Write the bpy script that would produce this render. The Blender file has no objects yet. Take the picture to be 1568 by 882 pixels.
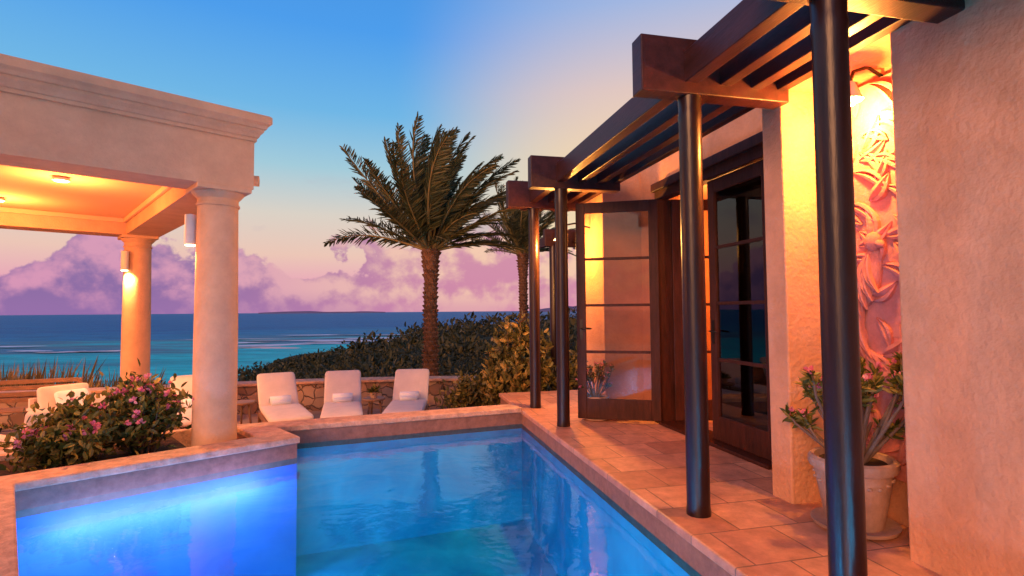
import bpy, bmesh, math, random
import numpy as np
from mathutils import Vector, Matrix
random.seed(7); rng = np.random.default_rng(7)
scene = bpy.context.scene
R = math.radians
def lin(c):
    return tuple(((v/255)/12.92 if v/255 <= .04045 else ((v/255+.055)/1.055)**2.4) for v in c)+(1,)
# ---------------------------------------------------------------- helpers
def link(o, parent=None):
    scene.collection.objects.link(o)
    if parent: o.parent = parent
    return o
def empty(name, loc=(0,0,0), rz=0, parent=None):
    o = bpy.data.objects.new(name, None); o.location = loc; o.rotation_euler = (0,0,rz)
    o.empty_display_size = .2
    return link(o, parent)
def meshobj(name, verts, faces, mat, parent=None, smooth=False):
    me = bpy.data.meshes.new(name); me.from_pydata(verts, [], faces); me.update()
    if mat: me.materials.append(mat)
    if smooth: me.polygons.foreach_set('use_smooth', [True]*len(me.polygons))
    return link(bpy.data.objects.new(name, me), parent)
def fixn(o):
    bm = bmesh.new(); bm.from_mesh(o.data); bmesh.ops.recalc_face_normals(bm, faces=bm.faces); bm.to_mesh(o.data); bm.free()
def box(name, x0,x1,y0,y1,z0,z1, mat, parent=None, bev=0.0, seg=2):
    v=[(x0,y0,z0),(x1,y0,z0),(x1,y1,z0),(x0,y1,z0),(x0,y0,z1),(x1,y0,z1),(x1,y1,z1),(x0,y1,z1)]
    f=[(0,3,2,1),(4,5,6,7),(0,1,5,4),(1,2,6,5),(2,3,7,6),(3,0,4,7)]
    o = meshobj(name, v, f, mat, parent)
    if bev:
        m=o.modifiers.new('b','BEVEL'); m.width=bev; m.segments=seg; m.limit_method='ANGLE'
        if seg>2: o.data.polygons.foreach_set('use_smooth',[True]*6)
    return o
def cushion(name, sx,sy,sz, loc, rot, mat, parent):
    bm=bmesh.new(); bmesh.ops.create_cube(bm,size=1)
    bmesh.ops.subdivide_edges(bm,edges=bm.edges,cuts=6,use_grid_fill=True)
    for v in bm.verts:
        x,y,z=v.co*2
        puff=1-.35*(max(abs(x),abs(y))**6)
        v.co=Vector((x*sx/2*(1-.05*abs(z)**2), y*sy/2*(1-.05*abs(z)**2), z*sz/2*puff))
    me=bpy.data.meshes.new(name); bm.to_mesh(me); bm.free()
    me.materials.append(mat); me.polygons.foreach_set('use_smooth',[True]*len(me.polygons))
    o=bpy.data.objects.new(name,me); o.location=loc; o.rotation_euler=rot
    m=o.modifiers.new('s','SUBSURF'); m.levels=1; m.render_levels=1
    return link(o,parent)
def lathe(name, prof, loc, mat, parent=None, segs=40, smooth=True):
    v=[];f=[]
    for r,z in prof:
        for i in range(segs):
            a=2*math.pi*i/segs; v.append((r*math.cos(a),r*math.sin(a),z))
    for j in range(len(prof)-1):
        for i in range(segs):
            k=(i+1)%segs; f.append((j*segs+i,j*segs+k,(j+1)*segs+k,(j+1)*segs+i))
    f.append(tuple(range(segs-1,-1,-1))); f.append(tuple((len(prof)-1)*segs+i for i in range(segs)))
    o=meshobj(name,v,f,mat,parent,smooth); o.location=loc
    if smooth:
        m=o.modifiers.new('e','EDGE_SPLIT'); m.split_angle=R(35)
    return o
def tubes(name, paths, mat, parent=None, segs=7):
    v=[];f=[]
    for pts,rad in paths:
        base=len(v)
        for j,(p,r) in enumerate(zip(pts,rad)):
            p=Vector(p)
            d=(Vector(pts[min(j+1,len(pts)-1)])-Vector(pts[max(j-1,0)])).normalized()
            u=d.orthogonal().normalized() if j==0 else (u-d*u.dot(d)).normalized()
            w=d.cross(u)
            for i in range(segs):
                a=2*math.pi*i/segs; v.append(tuple(p+(u*math.cos(a)+w*math.sin(a))*r))
        for j in range(len(pts)-1):
            for i in range(segs):
                k=(i+1)%segs; f.append((base+j*segs+i,base+j*segs+k,base+(j+1)*segs+k,base+(j+1)*segs+i))
        f.append(tuple(base+(len(pts)-1)*segs+i for i in range(segs)))
    return meshobj(name,v,f,mat,parent,True)
def unit(a): return a/np.maximum(np.linalg.norm(a,axis=1,keepdims=True),1e-9)
def leafmesh(name, C,D,N,L,W, mat, parent=None, fold=.18):
    D=unit(D); S=unit(np.cross(D,N)); N=np.cross(S,D); L=np.asarray(L).reshape(-1,1)*np.ones((len(C),1)); W=np.asarray(W).reshape(-1,1)*np.ones((len(C),1))
    up=N*W*fold
    V=np.stack([C, C+D*.32*L+S*.5*W+up, C+D*.74*L+S*.4*W+up, C+D*L, C+D*.74*L-S*.4*W+up, C+D*.32*L-S*.5*W+up],1).reshape(-1,3)
    n=len(C); b=(np.arange(n)*6).reshape(-1,1)
    F=np.concatenate([b+np.array([0,1,2,3]), b+np.array([0,3,4,5])],0)
    return meshobj(name, V.tolist(), F.tolist(), mat, parent)
def rdir(n): return unit(rng.normal(size=(n,3)))
# ---------------------------------------------------------------- materials
def newmat(name):
    m=bpy.data.materials.new(name); m.use_nodes=True; nt=m.node_tree
    return m, nt, nt.nodes['Principled BSDF'], nt.nodes['Material Output']
def surf(name, col, rough=.7, var=.25, scale=6, bump=.1, bscale=60, spec=.4, metal=0, stretch=(1,1,1)):
    m,nt,p,o=newmat(name); N=nt.nodes; Lk=nt.links
    tc=N.new('ShaderNodeTexCoord'); mp=N.new('ShaderNodeMapping'); mp.inputs['Scale'].default_value=stretch
    Lk.new(tc.outputs['Object'],mp.inputs[0])
    n=N.new('ShaderNodeTexNoise'); n.inputs['Scale'].default_value=scale; n.inputs['Detail'].default_value=8; n.inputs['Roughness'].default_value=.7
    Lk.new(mp.outputs[0],n.inputs['Vector'])
    r=N.new('ShaderNodeValToRGB'); e=r.color_ramp.elements
    e[0].position=.3; e[1].position=.72
    e[0].color=tuple(c*(1-var) for c in col[:3])+(1,); e[1].color=tuple(min(1,c*(1+var)) for c in col[:3])+(1,)
    Lk.new(n.outputs[0],r.inputs[0]); Lk.new(r.outputs[0],p.inputs['Base Color'])
    n2=N.new('ShaderNodeTexNoise'); n2.inputs['Scale'].default_value=bscale; n2.inputs['Detail'].default_value=4
    Lk.new(mp.outputs[0],n2.inputs['Vector'])
    b=N.new('ShaderNodeBump'); b.inputs['Strength'].default_value=bump; b.inputs['Distance'].default_value=.02
    Lk.new(n2.outputs[0],b.inputs['Height']); Lk.new(b.outputs[0],p.inputs['Normal'])
    p.inputs['Roughness'].default_value=rough; p.inputs['Specular IOR Level'].default_value=spec; p.inputs['Metallic'].default_value=metal
    return m
def emit(name,col,s):
    m,nt,p,o=newmat(name); p.inputs['Emission Color'].default_value=col+(1,); p.inputs['Emission Strength'].default_value=s
    p.inputs['Base Color'].default_value=(.8,.8,.8,1); return m
def leafmat(name, dark, mid, light, rough=.5, trans=.25):
    m,nt,p,o=newmat(name); N=nt.nodes; Lk=nt.links
    g=N.new('ShaderNodeNewGeometry'); r=N.new('ShaderNodeValToRGB'); e=r.color_ramp.elements
    e[0].color=dark+(1,); e[1].color=light+(1,); x=e.new(.55); x.color=mid+(1,)
    Lk.new(g.outputs['Random Per Island'],r.inputs[0]); Lk.new(r.outputs[0],p.inputs['Base Color'])
    p.inputs['Roughness'].default_value=rough; p.inputs['Specular IOR Level'].default_value=.3
    if trans>0:
        t=N.new('ShaderNodeBsdfTranslucent'); Lk.new(r.outputs[0],t.inputs[0])
        mx=N.new('ShaderNodeMixShader'); mx.inputs[0].default_value=trans
        Lk.new(p.outputs[0],mx.inputs[1]); Lk.new(t.outputs[0],mx.inputs[2]); Lk.new(mx.outputs[0],o.inputs['Surface'])
    return m
M={}
M['stucco']=surf('stucco_house',(.58,.285,.155),.9,.2,2.6,.55,30,.15)
M['stucco_p']=surf('stucco_pavilion',(.62,.355,.20),.9,.14,3,.3,40,.15)
M['ceil']=surf('pavilion_ceiling_paint',(.78,.44,.24),.9,.05,2,.05,40,.15)
M['wood']=surf('mahogany_beam',(.046,.012,.010),.42,.5,3,.15,25,.32,stretch=(4,.6,4))
M['wooddoor']=surf('mahogany_door',(.050,.013,.007),.5,.5,5,.12,30,.2,stretch=(4,4,.7))
M['post']=surf('dark_stained_post',(.018,.005,.004),.32,.5,6,.08,20,.4,stretch=(3,3,.5))
M['coping']=surf('coral_stone_coping',(.58,.32,.20),.85,.38,9,.8,18,.2)
M['band']=surf('pool_tile_band',(.27,.12,.075),.5,.3,12,.1,40,.3)
M['soil']=surf('planter_soil',(.06,.035,.02),.95,.4,12,.6,20,.1)
M['cream']=surf('cream_canvas',(.74,.59,.49),.9,.08,5,.25,120,.1)
M['towel']=surf('white_towel',(.88,.86,.84),.95,.03,20,.4,150,.1)
M['teak']=surf('teak',(.26,.13,.07),.6,.3,6,.15,30,.3,stretch=(1,6,1))
M['bark']=surf('palm_bark',(.19,.09,.048),.9,.5,9,.5,30,.1)
M['stem']=surf('plant_stem',(.16,.10,.07),.8,.3,12,.3,40,.2)
M['pot']=surf('weathered_clay_pot',(.42,.25,.17),.85,.28,6,.3,30,.2)
M['relief']=surf('carved_plaster',(.56,.20,.16),.8,.25,6,.3,40,.15)
M['metal']=surf('bronze_metal',(.05,.035,.025),.35,.2,8,.05,30,.5,.9)
M['whitefix']=surf('white_fixture',(.75,.65,.52),.5,.05,8,.02,30,.4)
M['interior']=surf('interior_plaster',(.60,.28,.13),.9,.1,3,.1,30,.2)
M['sand']=surf('beach_sand',(.66,.50,.46),.95,.1,.2,.1,3,.1)
M['foam']=surf('surf_foam',(.62,.66,.76),.9,.45,.12,.1,3,.1,stretch=(.3,1.5,1))
M['bulb']=emit('warm_bulb',(1,.72,.36),16)
M['bulb2']=emit('warm_downlight',(1,.78,.5),9)
M['poolbulb']=emit('pool_lamp_or_fill_lens',(.55,.75,1),14)
M['palmleaf']=leafmat('palm_leaflet',(.034,.040,.014),(.095,.095,.030),(.22,.17,.055),.45,.25)
M['rachis']=surf('palm_rachis',(.26,.18,.06),.6,.2,8,.1,30,.3)
M['bushleaf']=leafmat('glossy_leaf',(.04,.06,.012),(.14,.13,.025),(.40,.26,.055),.4,.3)
M['grape']=leafmat('sea_grape_leaf',(.05,.05,.014),(.16,.13,.035),(.42,.26,.075),.45,.2)
M['scrub']=leafmat('scrub_leaf',(.008,.014,.006),(.032,.038,.013),(.095,.075,.026),.7,0)
M['reed']=leafmat('dry_grass',(.14,.09,.03),(.28,.17,.05),(.45,.26,.08),.7,.2)
M['pink']=leafmat('pink_petal',(.50,.10,.18),(.75,.22,.30),(.9,.42,.42),.5,.35)
def tile_mat():
    m,nt,p,o=newmat('terracotta_floor_tile'); N=nt.nodes; Lk=nt.links
    tc=N.new('ShaderNodeTexCoord'); mp=N.new('ShaderNodeMapping'); Lk.new(tc.outputs['Object'],mp.inputs[0])
    b=N.new('ShaderNodeTexBrick'); b.offset=.5; b.inputs['Scale'].default_value=1
    b.inputs['Brick Width'].default_value=.42; b.inputs['Row Height'].default_value=.42; b.inputs['Mortar Size'].default_value=.006; b.inputs['Mortar Smooth'].default_value=.3
    b.inputs['Color1'].default_value=(.62,.29,.17,1); b.inputs['Color2'].default_value=(.44,.18,.105,1); b.inputs['Mortar'].default_value=(.22,.12,.08,1); b.inputs['Bias'].default_value=-.1
    Lk.new(mp.outputs[0],b.inputs['Vector'])
    n=N.new('ShaderNodeTexNoise'); n.inputs['Scale'].default_value=7; n.inputs['Detail'].default_value=8; n.inputs['Roughness'].default_value=.7; Lk.new(mp.outputs[0],n.inputs['Vector'])
    mr=N.new('ShaderNodeMapRange'); mr.inputs[1].default_value=.3; mr.inputs[2].default_value=.7; mr.inputs[3].default_value=.68; mr.inputs[4].default_value=1.28; Lk.new(n.outputs[0],mr.inputs[0])
    mx=N.new('ShaderNodeVectorMath'); mx.operation='SCALE'; Lk.new(b.outputs['Color'],mx.inputs[0]); Lk.new(mr.outputs[0],mx.inputs['Scale'])
    Lk.new(mx.outputs[0],p.inputs['Base Color']); p.inputs['Roughness'].default_value=.45; p.inputs['Specular IOR Level'].default_value=.35
    bp=N.new('ShaderNodeBump'); bp.inputs['Strength'].default_value=.4; bp.inputs['Distance'].default_value=.01
    sb=N.new('ShaderNodeMath'); sb.operation='SUBTRACT'; Lk.new(n.outputs[0],sb.inputs[0]); Lk.new(b.outputs['Fac'],sb.inputs[1])
    Lk.new(sb.outputs[0],bp.inputs['Height']); Lk.new(bp.outputs[0],p.inputs['Normal'])
    return m
M['tile']=tile_mat()
def stonewall_mat():
    m,nt,p,o=newmat('rubble_stone'); N=nt.nodes; Lk=nt.links
    tc=N.new('ShaderNodeTexCoord')
    nz=N.new('ShaderNodeTexNoise'); nz.inputs['Scale'].default_value=5; Lk.new(tc.outputs['Object'],nz.inputs['Vector'])
    ad=N.new('ShaderNodeVectorMath'); ad.operation='MULTIPLY_ADD'; Lk.new(nz.outputs[1],ad.inputs[0]); ad.inputs[1].default_value=(.16,.16,.16); Lk.new(tc.outputs['Object'],ad.inputs[2])
    v=N.new('ShaderNodeTexVoronoi'); v.feature='DISTANCE_TO_EDGE'; v.inputs['Scale'].default_value=4.6; Lk.new(ad.outputs[0],v.inputs['Vector'])
    v2=N.new('ShaderNodeTexVoronoi'); v2.inputs['Scale'].default_value=4.6; Lk.new(ad.outputs[0],v2.inputs['Vector'])
    sep=N.new('ShaderNodeSeparateColor'); Lk.new(v2.outputs['Color'],sep.inputs[0])
    r=N.new('ShaderNodeValToRGB'); e=r.color_ramp.elements; e[0].color=(.24,.12,.075,1); e[1].color=(.50,.31,.20,1); Lk.new(sep.outputs[0],r.inputs[0])
    g=N.new('ShaderNodeMapRange'); g.inputs[1].default_value=.005; g.inputs[2].default_value=.045; Lk.new(v.outputs['Distance'],g.inputs[0])
    mx=N.new('ShaderNodeMix'); mx.data_type='RGBA'; Lk.new(g.outputs[0],mx.inputs[0]); mx.inputs[6].default_value=(.22,.135,.095,1); Lk.new(r.outputs[0],mx.inputs[7])
    Lk.new(mx.outputs[2],p.inputs['Base Color']); p.inputs['Roughness'].default_value=.9
    b=N.new('ShaderNodeBump'); b.inputs['Distance'].default_value=.04; Lk.new(g.outputs[0],b.inputs['Height']); Lk.new(b.outputs[0],p.inputs['Normal'])
    return m
M['rubble']=stonewall_mat()
def glass_mat():
    m,nt,p,o=newmat('door_glass'); N=nt.nodes; Lk=nt.links
    t=N.new('ShaderNodeBsdfTransparent'); t.inputs[0].default_value=(.88,.82,.74,1)
    g=N.new('ShaderNodeBsdfGlossy'); g.inputs['Roughness'].default_value=.01; g.inputs[0].default_value=(.65,.62,.62,1)
    f=N.new('ShaderNodeFresnel'); f.inputs[0].default_value=1.45
    a=N.new('ShaderNodeMath'); a.operation='ADD'; a.inputs[1].default_value=.04; a.use_clamp=True; Lk.new(f.outputs[0],a.inputs[0])
    mx=N.new('ShaderNodeMixShader'); Lk.new(a.outputs[0],mx.inputs[0]); Lk.new(t.outputs[0],mx.inputs[1]); Lk.new(g.outputs[0],mx.inputs[2]); Lk.new(mx.outputs[0],o.inputs['Surface'])
    return m
M['glass']=glass_mat()
def water_mat():
    m,nt,p,o=newmat('pool_water_surface'); N=nt.nodes; Lk=nt.links
    tc=N.new('ShaderNodeTexCoord')
    n1=N.new('ShaderNodeTexNoise'); n1.inputs['Scale'].default_value=2.0; n1.inputs['Detail'].default_value=4; n1.inputs['Distortion'].default_value=.4; Lk.new(tc.outputs['Object'],n1.inputs['Vector'])
    b=N.new('ShaderNodeBump'); b.inputs['Strength'].default_value=.16; b.inputs['Distance'].default_value=.06; Lk.new(n1.outputs[0],b.inputs['Height'])
    t=N.new('ShaderNodeBsdfTransparent'); t.inputs[0].default_value=(.36,.85,.97,1)
    g=N.new('ShaderNodeBsdfGlossy'); g.inputs['Roughness'].default_value=.05; Lk.new(b.outputs[0],g.inputs['Normal'])
    f=N.new('ShaderNodeFresnel'); f.inputs[0].default_value=1.33; Lk.new(b.outputs[0],f.inputs['Normal'])
    mx=N.new('ShaderNodeMixShader'); Lk.new(f.outputs[0],mx.inputs[0]); Lk.new(t.outputs[0],mx.inputs[1]); Lk.new(g.outputs[0],mx.inputs[2]); Lk.new(mx.outputs[0],o.inputs['Surface'])
    return m
M['water']=water_mat()
def basin_mat(name,c0,c1):
    m,nt,p,o=newmat(name); N=nt.nodes; Lk=nt.links
    tc=N.new('ShaderNodeTexCoord')
    n=N.new('ShaderNodeTexNoise'); n.inputs['Scale'].default_value=1.6; n.inputs['Detail'].default_value=6; n.inputs['Distortion'].default_value=.8; Lk.new(tc.outputs['Object'],n.inputs['Vector'])
    r=N.new('ShaderNodeValToRGB'); e=r.color_ramp.elements; e[0].position=.3; e[1].position=.72; e[0].color=c0; e[1].color=c1
    Lk.new(n.outputs[0],r.inputs[0]); Lk.new(r.outputs[0],p.inputs['Base Color']); p.inputs['Roughness'].default_value=.8; p.inputs['Specular IOR Level'].default_value=.05
    return m
M['basin']=basin_mat('pool_plaster_blue',(.015,.34,.44,1),(.03,.58,.62,1))
M['basin_halo']=basin_mat('pool_plaster_light_halo',(.09,.17,.42,1),(.13,.24,.52,1))  # halo of the underwater light put into this wall's blue-violet colour
def sea_mat():
    m,nt,p,o=newmat('sea_water'); N=nt.nodes; Lk=nt.links
    tc=N.new('ShaderNodeTexCoord'); ln=N.new('ShaderNodeVectorMath'); ln.operation='LENGTH'; Lk.new(tc.outputs['Object'],ln.inputs[0])
    n0=N.new('ShaderNodeTexNoise'); n0.inputs['Scale'].default_value=.012; n0.inputs['Detail'].default_value=4
    mp0=N.new('ShaderNodeMapping'); mp0.inputs['Scale'].default_value=(.5,2,1); Lk.new(tc.outputs['Object'],mp0.inputs[0]); Lk.new(mp0.outputs[0],n0.inputs['Vector'])
    mr=N.new('ShaderNodeMapRange'); mr.inputs[1].default_value=140; mr.inputs[2].default_value=620; Lk.new(ln.outputs['Value'],mr.inputs[0])
    ad=N.new('ShaderNodeMath'); ad.operation='MULTIPLY_ADD'; Lk.new(n0.outputs[0],ad.inputs[0]); ad.inputs[1].default_value=1.1
    sb=N.new('ShaderNodeMath'); sb.operation='SUBTRACT'; Lk.new(mr.outputs[0],sb.inputs[0]); sb.inputs[1].default_value=.55; Lk.new(sb.outputs[0],ad.inputs[2])
    r=N.new('ShaderNodeValToRGB'); e=r.color_ramp.elements
    e[0].position=0; e[0].color=(.0,.62,.60,1); e[1].position=1; e[1].color=(.0,.13,.31,1)
    x=e.new(.26); x.color=(.0,.44,.48,1); x=e.new(.38); x.color=(.07,.20,.27,1); x=e.new(.55); x.color=(.0,.21,.38,1)
    Lk.new(ad.outputs[0],r.inputs[0])
    nb=N.new('ShaderNodeTexNoise'); nb.inputs['Scale'].default_value=.09; nb.inputs['Detail'].default_value=10; nb.inputs['Roughness'].default_value=.72; Lk.new(mp0.outputs[0],nb.inputs['Vector'])
    wv=N.new('ShaderNodeMapRange'); wv.inputs[1].default_value=.35; wv.inputs[2].default_value=.65; wv.inputs[3].default_value=.62; wv.inputs[4].default_value=1.28; Lk.new(nb.outputs[0],wv.inputs[0])
    sc_=N.new('ShaderNodeVectorMath'); sc_.operation='SCALE'; Lk.new(r.outputs[0],sc_.inputs[0]); Lk.new(wv.outputs[0],sc_.inputs['Scale'])
    Lk.new(sc_.outputs[0],p.inputs['Base Color'])
    b=N.new('ShaderNodeBump'); b.inputs['Strength'].default_value=1; b.inputs['Distance'].default_value=1.5; Lk.new(nb.outputs[0],b.inputs['Height']); Lk.new(b.outputs[0],p.inputs['Normal'])
    p.inputs['Roughness'].default_value=.45; p.inputs['Specular IOR Level'].default_value=.03
    return m
M['sea']=sea_mat()
M['ground']=surf('hillside_ground',(.024,.028,.012),.95,.5,.5,.5,2,.1)
M['paving']=surf('terrace_paving',(.40,.23,.15),.9,.25,3,.3,20,.2)
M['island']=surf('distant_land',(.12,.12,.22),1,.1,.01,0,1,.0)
# ---------------------------------------------------------------- frames
TH=R(12.97); PA=R(43.4)
def hw(b,a): return (b*math.cos(TH)-a*math.sin(TH), b*math.sin(TH)+a*math.cos(TH))
house=empty('villa_house',(0,0,0),TH)
S=M['stucco']
box('near_wall',2.72,7.6,-3.5,2.377,-.3,5.2,S,house,.012)
box('niche_back',3.12,3.4,2.377,3.225,-.3,2.9,S,house)
box('niche_lintel',2.722,3.4,2.378,3.224,2.9,3.3,S,house,.008)
box('pilaster',2.72,3.4,3.225,3.43,-.3,3.2,S,house,.012)
box('door_head_wall',3.26,3.5,3.43,5.95,2.84,3.198,S,house)
box('recess_wall',3.26,3.5,5.95,6.5,-.3,3.2,S,house)
box('far_pilaster',2.72,3.5,6.5,7.35,-.3,3.19,S,house,.012)
box('roof_slab',3.5,7.6,2.377,7.35,3.0,3.15,S,house)
box('room_end_wall',3.5,7.6,7.1,7.35,-.3,3.0,S,house)
box('room_back_wall',7.3,7.6,2.4,7.1,-.3,3.0,M['interior'],house)
box('room_near_wall',3.4,7.3,2.4,2.6,0.02,2.99,M['interior'],house)
box('room_floor',3.42,7.3,2.6,7.1,-.1,.015,M['tile'],house)
box('room_partition',4.9,5.0,5.0,7.1,.02,2.99,M['interior'],house)
box('room_table_top',4.6,5.6,3.6,4.6,.72,.76,M['teak'],house,.01)
for i,(x,y) in enumerate([(4.66,3.66),(5.54,3.66),(4.66,4.54),(5.54,4.54)]): box('room_table_leg_%d'%i,x-.03,x+.03,y-.03,y+.03,.02,.72,M['teak'],house)
WD=M['wooddoor']
box('door_casing_head',3.17,3.3,3.431,5.95,2.68,2.84,WD,house,.008)
box('door_casing_trim',3.12,3.17,3.432,5.95,2.78,2.88,WD,house,.008)
box('door_jamb_far',3.12,3.36,5.82,5.95,0,2.68,WD,house,.008)
box('door_jamb_near',3.17,3.34,3.431,3.97,0,2.68,WD,house,.008)
box('door_sill',3.1,3.42,3.95,5.82,0,.035,WD,house,.006)
def door(name,w,h,parent,loc,rz):
    d=empty(name,loc,rz,parent); t=.05
    box('stile_hinge',0,.11,-t/2,t/2,.04,h,WD,d,.006); box('stile_lock',w-.11,w,-t/2,t/2,.04,h,WD,d,.006)
    box('rail_top',.11,w-.11,-t/2+.002,t/2-.002,h-.13,h,WD,d,.004)
    box('rail_bottom',.11,w-.11,-t/2+.002,t/2-.002,.04,.28,WD,d,.004)
    g0,g1=.28,h-.13
    for k in range(1,4):
        z=g0+(g1-g0)*k/4; box('muntin_%d'%k,.11,w-.11,-.018,.018,z-.016,z+.016,WD,d,.004)
    box('glass_pane',.10,w-.10,-.003,.003,.27,h-.12,M['glass'],d)
    for s in (-1,1):
        box('handle_plate_%d'%s,w-.075,w-.035,s*.026-.004,s*.026+.004,1.0,1.24,M['metal'],d,.002)
        tubes('handle_lever_%d'%s,[([(w-.055,s*.03,1.13),(w-.055,s*.07,1.13),(w-.09,s*.075,1.13),(w-.17,s*.072,1.125)],[.009]*4)],M['metal'],d)
    return d
door('open_door_leaf',.98,2.67,house,(3.13,5.80,.0),R(153.4))
door('closed_door_leaf',.93,2.67,house,(3.235,3.97,.0),R(90))
door('inward_door_leaf',.90,2.67,house,(3.30,5.79,.0),R(-12))
# relief panel -------------------------------------------------
panel=empty('carved_relief_panel',(0,0,0),TH)
box('panel_slab',3.085,3.118,2.39,3.21,.28,2.84,M['relief'],panel,.006)
def relief_leaf(v,f,cy,cz,L,W,ang,b0=3.086,hs=.022):
    n=9; base=len(v)
    dy,dz=math.cos(ang),math.sin(ang); sy,sz=-dz,dy
    for i in range(n):
        t=i/(n-1); w=W*.5*math.sin(math.pi*min(1,t**.8))**.8 if 0<t<1 else 0.003
        bend=.14*L*math.sin(t*math.pi)
        py=cy+dy*L*t+sy*bend; pz=cz+dz*L*t+sz*bend
        hgt=hs*math.sin(math.pi*(.12+.8*t))
        for s,hh in ((-1,-.2),(-.96,.85),(-.45,1.0),(0,.15),(.45,1.0),(.96,.85),(1,-.2)):
            v.append((b0-hh*hgt-(.002 if hh>0 else -.004),py+sy*w*s,pz+sz*w*s))
    for i in range(n-1):
        for j in range(6):
            a=base+i*7+j; f.append((a,a+1,a+8,a+7))
v=[];f=[]
z=.34
while z<2.66:
    for k in range(3):
        relief_leaf(v,f,random.uniform(2.45,3.12),z+random.uniform(-.05,.05),random.uniform(.20,.34),random.uniform(.06,.10),random.uniform(.2,2.9),3.086,random.uniform(.022,.040))
    z+=.095
meshobj('carved_leaves',v,f,M['relief'],panel,False)
def blob(name,c,r,rot,mat,parent):
    bm=bmesh.new(); bmesh.ops.create_uvsphere(bm,u_segments=20,v_segments=12,radius=1); me=bpy.data.meshes.new(name); bm.to_mesh(me); bm.free()
    me.polygons.foreach_set('use_smooth',[True]*len(me.polygons)); me.materials.append(mat)
    o=bpy.data.objects.new(name,me); o.location=c; o.scale=r; o.rotation_euler=rot; return link(o,parent)
blob('bird_body',(3.08,2.9,1.55),(.045,.095,.20),(R(15),0,0),M['relief'],panel)
blob('bird_head',(3.065,2.84,1.78),(.045,.06,.065),(0,0,0),M['relief'],panel)
blob('bird_beak',(3.05,2.785,1.76),(.022,.038,.024),(R(30),0,0),M['relief'],panel)
v=[];f=[]
for i in range(8): relief_leaf(v,f,2.86+.020*i,1.70-.05*i,.26,.05,R(-104+5*i),3.04,.026)
for i in range(5): relief_leaf(v,f,2.93+.015*i,1.38,.36,.05,R(-98+5*i),3.06,.03)
meshobj('bird_feathers',v,f,M['relief'],panel,False)
# wall lamps -----------------------------------------------
def pointlight(name,loc,e,col,rad=.05,parent=None,kind='POINT',rot=None,size=R(120),blend=.6):
    l=bpy.data.lights.new(name,kind); l.energy=e; l.color=col
    l.shadow_soft_size=rad
    if kind=='SPOT': l.spot_size=size; l.spot_blend=blend
    o=bpy.data.objects.new(name,l); o.location=loc
    if rot: o.rotation_euler=rot
    return link(o,parent)
WARM=(1,.42,.08)
def bell_lamp(x,y,z,e,arm=.28):
    L=empty('wall_lamp',(*hw(x,y),z),TH)
    tubes('arm',[([(arm,0,.14),(arm*.5,0,.20),(.03,0,.16),(0,0,.08)],[.012]*4)],M['metal'],L)
    lathe('shade',[(.02,.09),(.035,.07),(.045,.03),(.075,-.03),(.07,-.032),(.04,.02),(.02,.05)],(0,0,0),M['whitefix'],L,24)
    lathe('bulb',[(.01,.03),(.032,0),(.04,-.035),(.025,-.06),(.005,-.065)],(0,0,0),M['bulb'],L,20)
    pointlight('bulb_light',(0,0,-.11),e,WARM,.04,L)
bell_lamp(2.86,2.78,2.70,150)
bell_lamp(2.27,6.95,2.35,260,.46)
pointlight('room_lamp_light',(4.2,5.9,2.3),170,(1,.42,.12),.15,house)
pointlight('room_lamp_light',(6.2,3.6,2.3),120,(1,.42,.12),.15,house)
# pergola ----------------------------------------------------
per=empty('pergola',(0,0,0),TH)
W=M['wood']
cols=[(1.998,2.043),(1.998,3.229),(1.998,6.037),(1.998,7.265),(1.998,-.9)]
for i,(b,a) in enumerate(cols):
    lathe('post_%d'%i,[(.079,0),(.079,.03),(.075,.06),(.075,2.62),(.080,2.66),(.074,2.70),(.078,2.79),(.07,2.795)],(b,a,0),M['post'],per,32)
    box('cross_beam_%d'%i,1.61,2.735,a-.07,a+.07,2.793,3.17,W,per,.008)
box('long_beam_0',1.925,2.03,-1.4,7.8,2.87,3.08,W,per,.006)
box('long_beam_1',2.19,2.28,-1.4,7.8,2.873,3.077,W,per,.006)
box('long_beam_2',2.43,2.52,-1.4,7.8,2.871,3.079,W,per,.006)
box('ledger_beam',2.64,2.718,-1.4,7.8,2.876,3.074,W,per,.006)
p2=empty('pergola',(0,0,0),TH)
for i,(b,a) in enumerate([(3.14,10.0)]):
    lathe('post_%d'%i,[(.08,-.6),(.08,2.6),(.07,2.65)],(b,a,0),M['post'],p2,24)
    box('cross_beam_%d'%i,2.95,4.6,a-.07,a+.07,2.60,2.94,W,p2,.008)
lathe('post_9',[(.08,-.6),(.08,2.6),(.07,2.65)],(4.4,10.0,0),M['post'],p2,24)
for i,b in enumerate((3.12,3.5,3.9)): box('long_beam_%d'%i,b,b+.1,9.5,11.0,2.68,2.88,W,p2,.006)
# house deck -------------------------------------------------
deck=empty('pool_deck',(0,0,0),TH)
box('tile_paving',1.765,3.42,-3.5,8.7,-.06,0,M['tile'],deck,.012)
box('deck_base',1.79,3.40,-3.5,8.68,-.9,-.06,M['band'],deck)
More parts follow.
